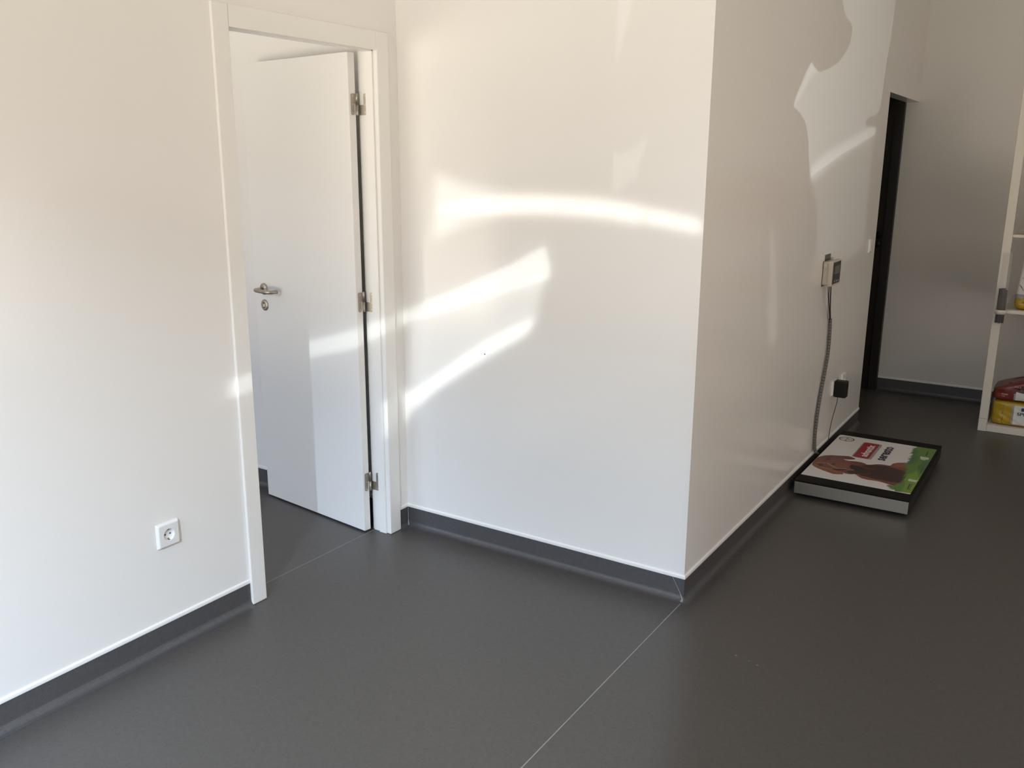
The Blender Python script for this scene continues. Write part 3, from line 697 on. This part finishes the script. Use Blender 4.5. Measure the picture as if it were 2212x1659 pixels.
# ------------------------------------------------------------------ bags
def bag(name, x0, x1, y0, y1, z0, z1, m, label, slope=0.0, lean=0.0, n=9, seed=1, group='bags on the white shelf', bands=None):
    root = thing(name, ((x0 + x1) / 2, (y0 + y1) / 2, z0), label, 'bag', group)
    a, b, c = (x1 - x0) / 2, (y1 - y0) / 2, (z1 - z0) / 2
    cx, cy, cz = (x0 + x1) / 2, (y0 + y1) / 2, (z0 + z1) / 2
    r = random.Random(seed)
    ph = [(r.uniform(9, 34), r.uniform(8, 40), r.uniform(0, 6), r.uniform(.0006, .0015)) for _ in range(9)]
    def wr(x, z):
        w = sum(k * sin(p * (x - x0) * 2 + q * (z - z0) * 3 + o) for p, q, o, k in ph)
        return abs(w) * .9 - .001                              # sharp creases of stiff film
    def up(x, z):                                               # the top rises along the bag
        return slope * max(0.0, x - x0) * (z - z0) / (z1 - z0)
    def front(x, z):
        zz = z0 + (z - z0) / (1 + slope * max(0.0, x - x0) / (z1 - z0))
        xx = x - lean * (zz - z0)
        k = 1 - min(1, abs((xx - cx) / a)) ** n - min(1, abs((zz - cz) / c)) ** n
        return cy - b * max(k, 0) ** (1 / n) - wr(xx, zz) - .0008
    mb = MB(); NU, NV = 160, 64
    sg = lambda v, p: math.copysign(abs(v) ** p, v)
    p = 2 / n; v = []
    for j in range(NV + 1):
        t = -1 + 2 * j / NV; zc = sin(t * pi / 2); ct = max(0.0, 1 - abs(zc) ** n) ** (1 / n) if 0 < j < NV else 0.0
        for i in range(NU):
            # walk round a rounded rectangle so that the flat sides get even points
            q = 4 * i / NU; k = int(q); f = 2 * (q - k) - 1; g = sin(f * pi / 2)
            e_ = max(0.0, 1 - abs(g) ** n) ** (1 / n)
            X, Y = ((g, -e_), (e_, g), (-g, e_), (-e_, -g))[k]
            if abs(f) > .999: X, Y = ((-1, -1), (1, -1), (1, 1), (-1, 1))[k][0] * .5 ** (1 / n), ((-1, -1), (1, -1), (1, 1), (-1, 1))[k][1] * .5 ** (1 / n)
            x, y, z = cx + a * ct * X, cy + b * ct * Y, cz + c * zc
            if Y < 0 and z > z0 + .003: y -= wr(x, z) * min(1, -Y * 2)
            if X < 0: x += abs(wr(z * 2 + 3, y)) * .8 * -X
            v.append((x + lean * (z - z0), y, z + up(x, z) + (abs(wr(x, y + 1)) * .7 if zc > .6 else 0)))
    f = [(j * NU + i, j * NU + (i + 1) % NU, (j + 1) * NU + (i + 1) % NU, (j + 1) * NU + i) for j in range(NV) for i in range(NU)]
    mb.add(v, f, True)
    if bands:
        for k, fc in enumerate(f):
            zc = sum(v[i][2] for i in fc) / 4; xc = sum(v[i][0] for i in fc) / 4
            for mi, zt in enumerate(bands):
                if zc < zt: mb.m[k] = mi + 1; break
    mb.build('bag_body', m, root)
    return root, front
def onfront(front, off): return lambda u, v: (u, front(u, v) - off, v)
def patch(root, front, x0, x1, z0, z1, name, m, off=.0008, top=None, bot=None, n=30):
    """print that follows the bag's front"""
    mb = MB(); v = []
    for j in range(n + 1):
        for i in range(n + 1):
            x = x0 + (x1 - x0) * i / n
            zb = bot(x) if bot else z0; zt = top(x) if top else z1
            z = zb + (zt - zb) * j / n
            v.append((x, front(x, z) - off, z))
    mb.add(v, [(j * (n + 1) + i, j * (n + 1) + i + 1, (j + 1) * (n + 1) + i + 1, (j + 1) * (n + 1) + i) for j in range(n) for i in range(n)], True)
    return mb.build(name, m, root, recalc=False)

yb, yf = bag('pet_food_bag', 2.027, 2.55, 3.112, 3.55, .0445, .196, M['yellow'], 'yellow bag with white front panel lying on the lowest shelf', seed=2, n=11)
patch(yb, yf, 2.142, 2.152, .052, .184, 'grey_band', M['silver'])
patch(yb, yf, 2.152, 2.36, .060, .176, 'white_panel', M['label'], .0008)
patch(yb, yf, 2.190, 2.235, .146, .166, 'blue_square', M['blue'], .0014, n=6)
text_mesh('lettering', 'SPE', M['ink'], yb, lambda u, v: onfront(yf, .0018)(2.171 + u, .119 + v), .018, .047, .02)

rb, rf = bag('pet_food_bag', 2.0235, 2.55, 3.110, 3.36, .199, .270, M['red'], 'dark red bag lying on top of the yellow bag', slope=.34, seed=5, n=8)
patch(rb, rf, 2.140, 2.150, .210, .250, 'grey_band', M['silver'])
patch(rb, rf, 2.150, 2.34, .21, .25, 'white_panel', M['label'], .0010, bot=lambda x: .209 + (x - 2.15) * .02, top=lambda x: .262 - .008 * sin((x - 2.15) * 25))
patch(rb, rf, 2.132, 2.36, .25, .29, 'maroon_panel', M['maroon'], .0010, bot=lambda x: .264 - .007 * sin((x - 2.15) * 25) if x > 2.15 else .264, top=lambda x: .284 + (x - 2.132) * .30)
text_mesh('lettering', 'ALL A', M['gold'], rb, lambda u, v: onfront(rf, .002)(2.136 + u, .286 + v + u * .05), .010, .066, .004)
text_mesh('lettering', 'CI', M['gold'], rb, lambda u, v: onfront(rf, .002)(2.170 + u, .270 + v), .008, .022, .004)
mb = MB()
for u0, u1, z in ((2.073, 2.110, .2405), (2.073, 2.108, .2355), (2.076, 2.094, .2255)):
    P = [(u0 + (u1 - u0) * k / 6, z) for k in range(7)]
    mb.add([onfront(rf, .0009)(u, v) for u, v in P] + [onfront(rf, .0009)(u, v + .0026) for u, v in P], [(k, k + 1, 8 + k, 7 + k) for k in range(6)])
mb.build('small_print', M['gold'], rb, recalc=False)

wb, wf = bag('pet_food_bag', 2.066, 2.42, 3.094, 3.30, .7565, 1.135, [M['label'], M['yellow'], M['silver']], 'white and yellow upright bag with twig print on the middle shelf', lean=.085, seed=9, n=10, bands=(.826, .846))
for tw in ([(2.10, .945), (2.125, .940), (2.15, .93), (2.19, .925)], [(2.089, .905), (2.103, .892), (2.112, .872), (2.14, .860)], [(2.095, .897), (2.108, .880), (2.126, .874)]):
    mb = MB(); mb.tube([onfront(wf, .0008)(u, v) for u, v in tw], .0011, 6); mb.build('twig_print', M['twig'], wb)
bag('pet_food_bag', 2.066, 2.42, 3.098, 3.32, 1.1935, 1.50, M['orange'], 'orange bag at the picture edge on the upper shelf', seed=12, n=9)
# ------------------------------------------------------------------ daylight
wd = bpy.data.worlds.new('daylight'); scene.world = wd; wd.use_nodes = True
nt = wd.node_tree; bgn = nt.nodes['Background']
tc = nt.nodes.new('ShaderNodeTexCoord'); sp = nt.nodes.new('ShaderNodeSeparateXYZ'); cr = nt.nodes.new('ShaderNodeValToRGB')
mr = nt.nodes.new('ShaderNodeMapRange'); mr.inputs['From Min'].default_value = -1; mr.inputs['From Max'].default_value = 1
nt.links.new(tc.outputs['Generated'], sp.inputs[0]); nt.links.new(sp.outputs['Z'], mr.inputs['Value']); nt.links.new(mr.outputs[0], cr.inputs[0])
def ramp(node, low, mid):
    els = node.color_ramp.elements
    els[0].position = 0.0; els[0].color = (*low, 1)
    els[1].position = 1.0; els[1].color = (*SKY1, 1)
    for p, c in ((.455, low), (.475, mid), (.56, mid), (.62, SKY0)):
        k = els.new(p); k.color = (*c, 1)
ramp(cr, GROUND, MIDDLE)
cr2 = nt.nodes.new('ShaderNodeValToRGB'); nt.links.new(mr.outputs[0], cr2.inputs[0]); ramp(cr2, GROUND_R, MIDDLE_R)   # sunlit fronts on the +X side of the street corner
side = nt.nodes.new('ShaderNodeMapRange'); side.interpolation_type = 'SMOOTHSTEP'
side.inputs['From Min'].default_value = .35; side.inputs['From Max'].default_value = .6
nt.links.new(sp.outputs['X'], side.inputs['Value'])
mixw = nt.nodes.new('ShaderNodeMix'); mixw.data_type = 'RGBA'
nt.links.new(side.outputs[0], mixw.inputs[0]); nt.links.new(cr.outputs[0], mixw.inputs[6]); nt.links.new(cr2.outputs[0], mixw.inputs[7])
nt.links.new(mixw.outputs[2], bgn.inputs['Color'])
bgn.inputs['Strength'].default_value = WORLD

def portal(loc, rot, a, b):
    pl = bpy.data.lights.new('window_portal', 'AREA'); pl.shape = 'RECTANGLE'; pl.size = a; pl.size_y = b; pl.cycles.is_portal = True
    po = bpy.data.objects.new('window_portal', pl); col.objects.link(po); po.location = loc; po.rotation_euler = rot
portal(((WX0 + WX1) / 2, YR - .09, WZ1 / 2), (pi / 2, 0, 0), WX1 - WX0, WZ1)            # facing +Y
portal((XR + .09, (RY0 + RY1) / 2, RZ1 / 2), (pi / 2, 0, pi / 2), RY1 - RY0, RZ1)       # facing -X
portal(((IX0 + IX1) / 2, YI - .09, (IZ0 + IZ1) / 2), (pi / 2, 0, 0), IX1 - IX0, IZ1 - IZ0)

# bright strip of sky mirrored by the glazing across the street
al = bpy.data.lights.new('sky_glint', 'AREA'); al.shape = 'RECTANGLE'; al.size = .05; al.size_y = .95
al.energy = GLINT; al.color = (.62, .81, 1.0)
ao = bpy.data.objects.new('sky_glint', al); col.objects.link(ao)
gp = Vector((3.03, -5.70, 3.52)); ao.location = gp
ao.rotation_euler = (Vector((.35, 0, .6)) - gp).to_track_quat('-Z', 'Y').to_euler()

# sun glints from car windows outside: an added unseen board cuts each to shape
LT = {
'arc' : [(0.192, 0.0, 1.407), (0.319, 0.0, 1.443), (0.429, 0.0, 1.454), (0.578, 0.0, 1.461), (0.739, 0.0, 1.463), (0.93, 0.0, 1.454), (1.097, 0.0, 1.435), (1.094, 0.0, 1.378), (0.932, 0.0, 1.394), (0.74, 0.0, 1.401), (0.578, 0.0, 1.396), (0.429, 0.0, 1.387), (0.318, 0.0, 1.382), (0.192, 0.0, 1.389)] ,
'arc_w' : [(0.176, 0.0, 1.539), (0.319, 0.0, 1.5), (0.494, 0.0, 1.471), (0.739, 0.0, 1.468), (0.93, 0.0, 1.459), (1.095, 0.0, 1.44), (1.094, 0.0, 1.373), (0.932, 0.0, 1.389), (0.74, 0.0, 1.396), (0.494, 0.0, 1.388), (0.318, 0.0, 1.346), (0.171, 0.0, 1.273)] ,
'arc_b' : [(1.106, 0, 1.434), (1.2, 0, 1.416), (1.309, 0, 1.396), (1.309, 0, 1.352), (1.2, 0, 1.369), (1.105, 0, 1.378)] ,
's2' : [(0.698, 0.0, 1.282), (0.537, 0.0, 1.197), (0.315, 0.0, 1.098), (0.074, 0.0, 0.999), (0.037, 0.0, 0.982), (-0.132, -0.177, 0.9), (-0.513, -0.132, 0.787), (-0.519, -0.132, 0.716), (-0.137, -0.176, 0.817), (0.035, 0.0, 0.927), (0.314, 0.0, 1.017), (0.538, 0.0, 1.095), (0.721, 0.0, 1.162), (0.724, 0.0, 1.197)] ,
'fill' : [(0.716, 0.0, 1.179), (0.685, 0.0, 1.115), (0.675, 0.0, 1.052), (0.655, 0.0, 0.988), (0.62, 0.0, 0.939), (0.427, 0.0, 0.82), (0.19, 0.0, 0.665), (0.022, 0.0, 0.559), (0.035, 0.0, 0.937), (0.314, 0.0, 1.02), (0.538, 0.0, 1.104)] ,
's3' : [(0.665, 0.0, 1.008), (0.538, 0.0, 0.95), (0.428, 0.0, 0.888), (0.312, 0.0, 0.813), (0.191, 0.0, 0.727), (0.065, 0.0, 0.637), (-0.05, 0, 0.6), (-0.05, 0, 0.42), (0.036, 0.0, 0.53), (0.19, 0.0, 0.659), (0.427, 0.0, 0.818), (0.603, 0.0, 0.924), (0.645, 0.0, 0.967)] ,
'patch' : [(1.316, 1.476, 2.427), (1.316, 1.577, 2.309), (1.316, 1.636, 2.257), (1.316, 1.685, 2.24), (1.316, 1.762, 2.238), (1.316, 1.804, 2.216), (1.316, 1.802, 2.17), (1.316, 1.749, 2.12), (1.316, 1.636, 2.055), (1.316, 1.484, 2.011), (1.316, 1.352, 1.985), (1.316, 1.271, 1.974), (1.316, 1.212, 1.985), (1.316, 1.148, 2.004), (1.316, 1.082, 1.964), (1.316, 1.022, 1.912), (1.316, 0.964, 1.86), (1.316, 0.932, 1.819), (1.316, 0.951, 1.804), (1.316, 1.002, 1.798), (1.316, 1.061, 1.782), (1.316, 1.131, 1.754), (1.316, 1.188, 1.691), (1.316, 1.227, 1.597), (1.316, 1.284, 1.519), (1.316, 1.329, 1.536), (1.316, 1.819, 1.63), (1.316, 2.537, 1.746), (1.316, 2.553, 1.768), (1.316, 2.518, 1.786), (1.316, 2.318, 1.779), (1.316, 2.274, 1.8), (1.316, 2.313, 1.822), (1.316, 2.39, 1.838), (1.316, 2.466, 1.839), (1.316, 2.596, 1.877), (1.316, 2.617, 1.911), (1.316, 2.65, 2.116), (1.316, 2.714, 2.313), (1.316, 2.73, 2.473), (1.316, 2.709, 2.634)] ,
'crest' : [(1.316, 1.242, 1.559), (1.316, 1.474, 1.626), (1.316, 1.877, 1.693), (1.316, 2.3, 1.765), (1.316, 2.48, 1.789), (1.316, 2.552, 1.77), (1.316, 2.51, 1.726), (1.316, 2.026, 1.644), (1.316, 1.64, 1.576), (1.316, 1.37, 1.515), (1.316, 1.314, 1.499)] ,
'low' : [(1.316, 1.271, 1.528), (1.316, 1.349, 1.474), (1.316, 1.422, 1.408), (1.316, 1.481, 1.304), (1.316, 1.494, 1.132), (1.316, 2.119, 1.078), (1.316, 2.537, 1.123), (1.316, 2.513, 1.384), (1.316, 2.53, 1.55), (1.316, 2.505, 1.669), (1.316, 2.542, 1.735)] ,
'spike' : [(1.316, 0.978, 1.861), (1.316, 1.148, 2.004), (1.316, 1.218, 1.984), (1.316, 1.271, 1.974), (1.316, 1.195, 1.957), (1.316, 1.086, 1.901), (1.316, 0.949, 1.808), (1.316, 0.932, 1.819)] ,
'flag' : [(0.97, 0.0, 1.626), (0.988, 0.0, 1.618), (1.01, 0.0, 1.617), (1.048, 0.0, 1.632), (1.079, 0.0, 1.654), (1.094, 0.0, 1.673), (1.094, 0.0, 1.623), (1.076, 0.0, 1.602), (1.07, 0.0, 1.585), (1.071, 0.0, 1.533), (1.036, 0.0, 1.516), (0.971, 0.0, 1.468)] ,
'ray' : [(0.97, 0.0, 2.122), (1.028, 0.0, 2.117), (0.992, 0.0, 1.982), (0.969, 0.0, 1.894)] ,
'wisp' : [(1.316, 0.733, 1.355), (1.316, 0.784, 1.3), (1.316, 0.831, 1.197), (1.316, 0.876, 1.083), (1.316, 0.937, 0.955), (1.316, 0.938, 0.813), (1.316, 0.843, 0.828), (1.316, 0.781, 0.976), (1.316, 0.797, 1.092), (1.316, 0.781, 1.202), (1.316, 0.743, 1.294)] ,

}
def glint(name, S, polys, beams, g=.6, label=''):
    """S: place of the glint; polys: lit outlines in the room; beams: (power, radius, colour)"""
    S = Vector(S)
    allp = [Vector(p) for k in polys for p in LT[k]]
    dirs = [(p - S).normalized() for p in allp]
    ax = sum(dirs, Vector()).normalized()
    for _ in range(30):                                   # centre the axis on the widest spread
        far = max(dirs, key=lambda d: d.angle(ax)); near = min(dirs, key=lambda d: d.dot(ax) * -1)
        ax = (ax + far * .04).normalized()
    half = max(d.angle(ax) for d in dirs)
    u = ax.cross(Vector((0, 0, 1))).normalized(); v = u.cross(ax)
    Oc = S + ax * g
    holes = []
    for k in polys:
        h = []
        for p in LT[k]:
            d = Vector(p) - S; q = S + d * (g / d.dot(ax)) - Oc
            h.append((q.dot(u), q.dot(v)))
        holes.append(h)
    rad = g * math.tan(half * 1.12 + .004) * 1.06 + .006
    outer = [(rad * cos(2 * pi * k / 40), rad * sin(2 * pi * k / 40)) for k in range(40)]
    mb = MB(); mb.sheet(outer, lambda a, b: Oc + u * a + v * b, holes); mb.sheet(outer, lambda a, b: Oc + u * a + v * b + ax * .0012, holes)
    for lp_ in [outer] + holes:
        n = len(lp_)
        mb.add([Oc + u * a + v * b for a, b in lp_] + [Oc + u * a + v * b + ax * .0012 for a, b in lp_], [(i, (i + 1) % n, n + (i + 1) % n, n + i) for i in range(n)])
    o = mb.build('light_blocker_' + str(1 + sum(1 for x in col.objects if x.name.startswith('light_blocker_'))), M['film'], recalc=False)  # unseen mask, added only to shape the beam
    tag(o, label, 'screen', kind='structure')
    for i, (pw, r, c) in enumerate(beams):
        sl = bpy.data.lights.new(name, 'SPOT'); sl.energy = pw; sl.shadow_soft_size = r; sl.color = c
        sl.spot_size = 2 * (half * 1.12 + .004); sl.spot_blend = .02
        so_ = bpy.data.objects.new(name, sl); col.objects.link(so_); so_.location = S
        so_.rotation_euler = ax.to_track_quat('-Z', 'Y').to_euler()

WARM, COOL = (1.0, .985, .92), (.93, 1.0, .985)
B_ = 'added cut-out light mask outside the windows that shapes '
glint('sun_glint', (1.2, -6.5, 1.0), ['arc', 'arc_b'], [(520 * BEAM, .0020, WARM)], label=B_ + 'the curved glare on the centre wall')
glint('sun_glint', (.7, -6.6, .6), ['arc_w', 'arc_b'], [(620 * BEAM, .0040, WARM)], label=B_ + 'the soft wide glare around the curved streak')
glint('sun_glint', (2.90, -5.5, 1.2), ['s2'], [(520 * BEAM, .0016, COOL), (330 * BEAM, .0065, COOL)], label=B_ + 'the long slanting glare')
glint('sun_glint', (2.0, -6.0, 2.0), ['fill'], [(420 * BEAM, .003, COOL)], label=B_ + 'the pale glare between the slanting streaks')
glint('sun_glint', (1.6, -6.0, .6), ['s3'], [(520 * BEAM, .0020, COOL), (330 * BEAM, .006, COOL)], label=B_ + 'the lower slanting glare')
glint('sun_glint', (.6, -6.2, 1.6), ['flag', 'ray'], [(115 * BEAM, .0005, WARM)], label=B_ + 'the small flag-shaped glare')
glint('sun_glint', (6.6, -3.2, 1.0), ['patch'], [(165 * BEAMC, .0004, COOL)], label=B_ + 'the big ragged glare on the side wall')
glint('sun_glint', (6.9, -3.7, 1.35), ['crest'], [(90 * BEAMC, .0012, COOL), (130 * BEAMC, .0032, COOL)], label=B_ + 'the bright streak on the side wall')
glint('sun_glint', (7.2, -3.2, .5), ['low'], [(90 * BEAMC, .0030, COOL)], label=B_ + 'the faint glare above the weight display')
glint('sun_glint', (7.4, -4.2, 1.2), ['spike'], [(120 * BEAMC, .0010, COOL)], label=B_ + 'the pointed glare on the side wall')
glint('sun_glint', (6.9, -3.9, .5), ['wisp'], [(75 * BEAMC, .0022, COOL)], label=B_ + 'the faint upright glare on the side wall')

# ------------------------------------------------------------------ camera
cd = bpy.data.cameras.new('camera'); co = bpy.data.objects.new('camera', cd); col.objects.link(co)
cd.sensor_fit = 'HORIZONTAL'; cd.sensor_width = 36.0; cd.lens = 36.0 * 1928.401 / 2212
cd.clip_start = .05; cd.clip_end = 100
r = Vector((0.83924275, 0.54373765, 0.00458024)); u = Vector((-0.13388072, 0.1984622, 0.97092158)); f = Vector((-0.52701761, 0.8154521, -0.23935395))
co.matrix_world = Matrix(((r.x, u.x, -f.x, 2.42754837), (r.y, u.y, -f.y, -2.90119694), (r.z, u.z, -f.z, 1.57778477), (0, 0, 0, 1)))
scene.camera = co

vs = scene.view_settings
vs.view_transform = 'Standard'; vs.look = 'None'; vs.gamma = 1.0; vs.use_curve_mapping = False
vs.exposure = EXPOSURE
scene.cycles.max_bounces = 10; scene.cycles.diffuse_bounces = 8; scene.cycles.adaptive_threshold = 0.015; scene.cycles.glossy_bounces = 4
scene.cycles.caustics_reflective = False; scene.cycles.caustics_refractive = False
scene.cycles.sample_clamp_indirect = 8.0
scene.cycles.use_denoising = True
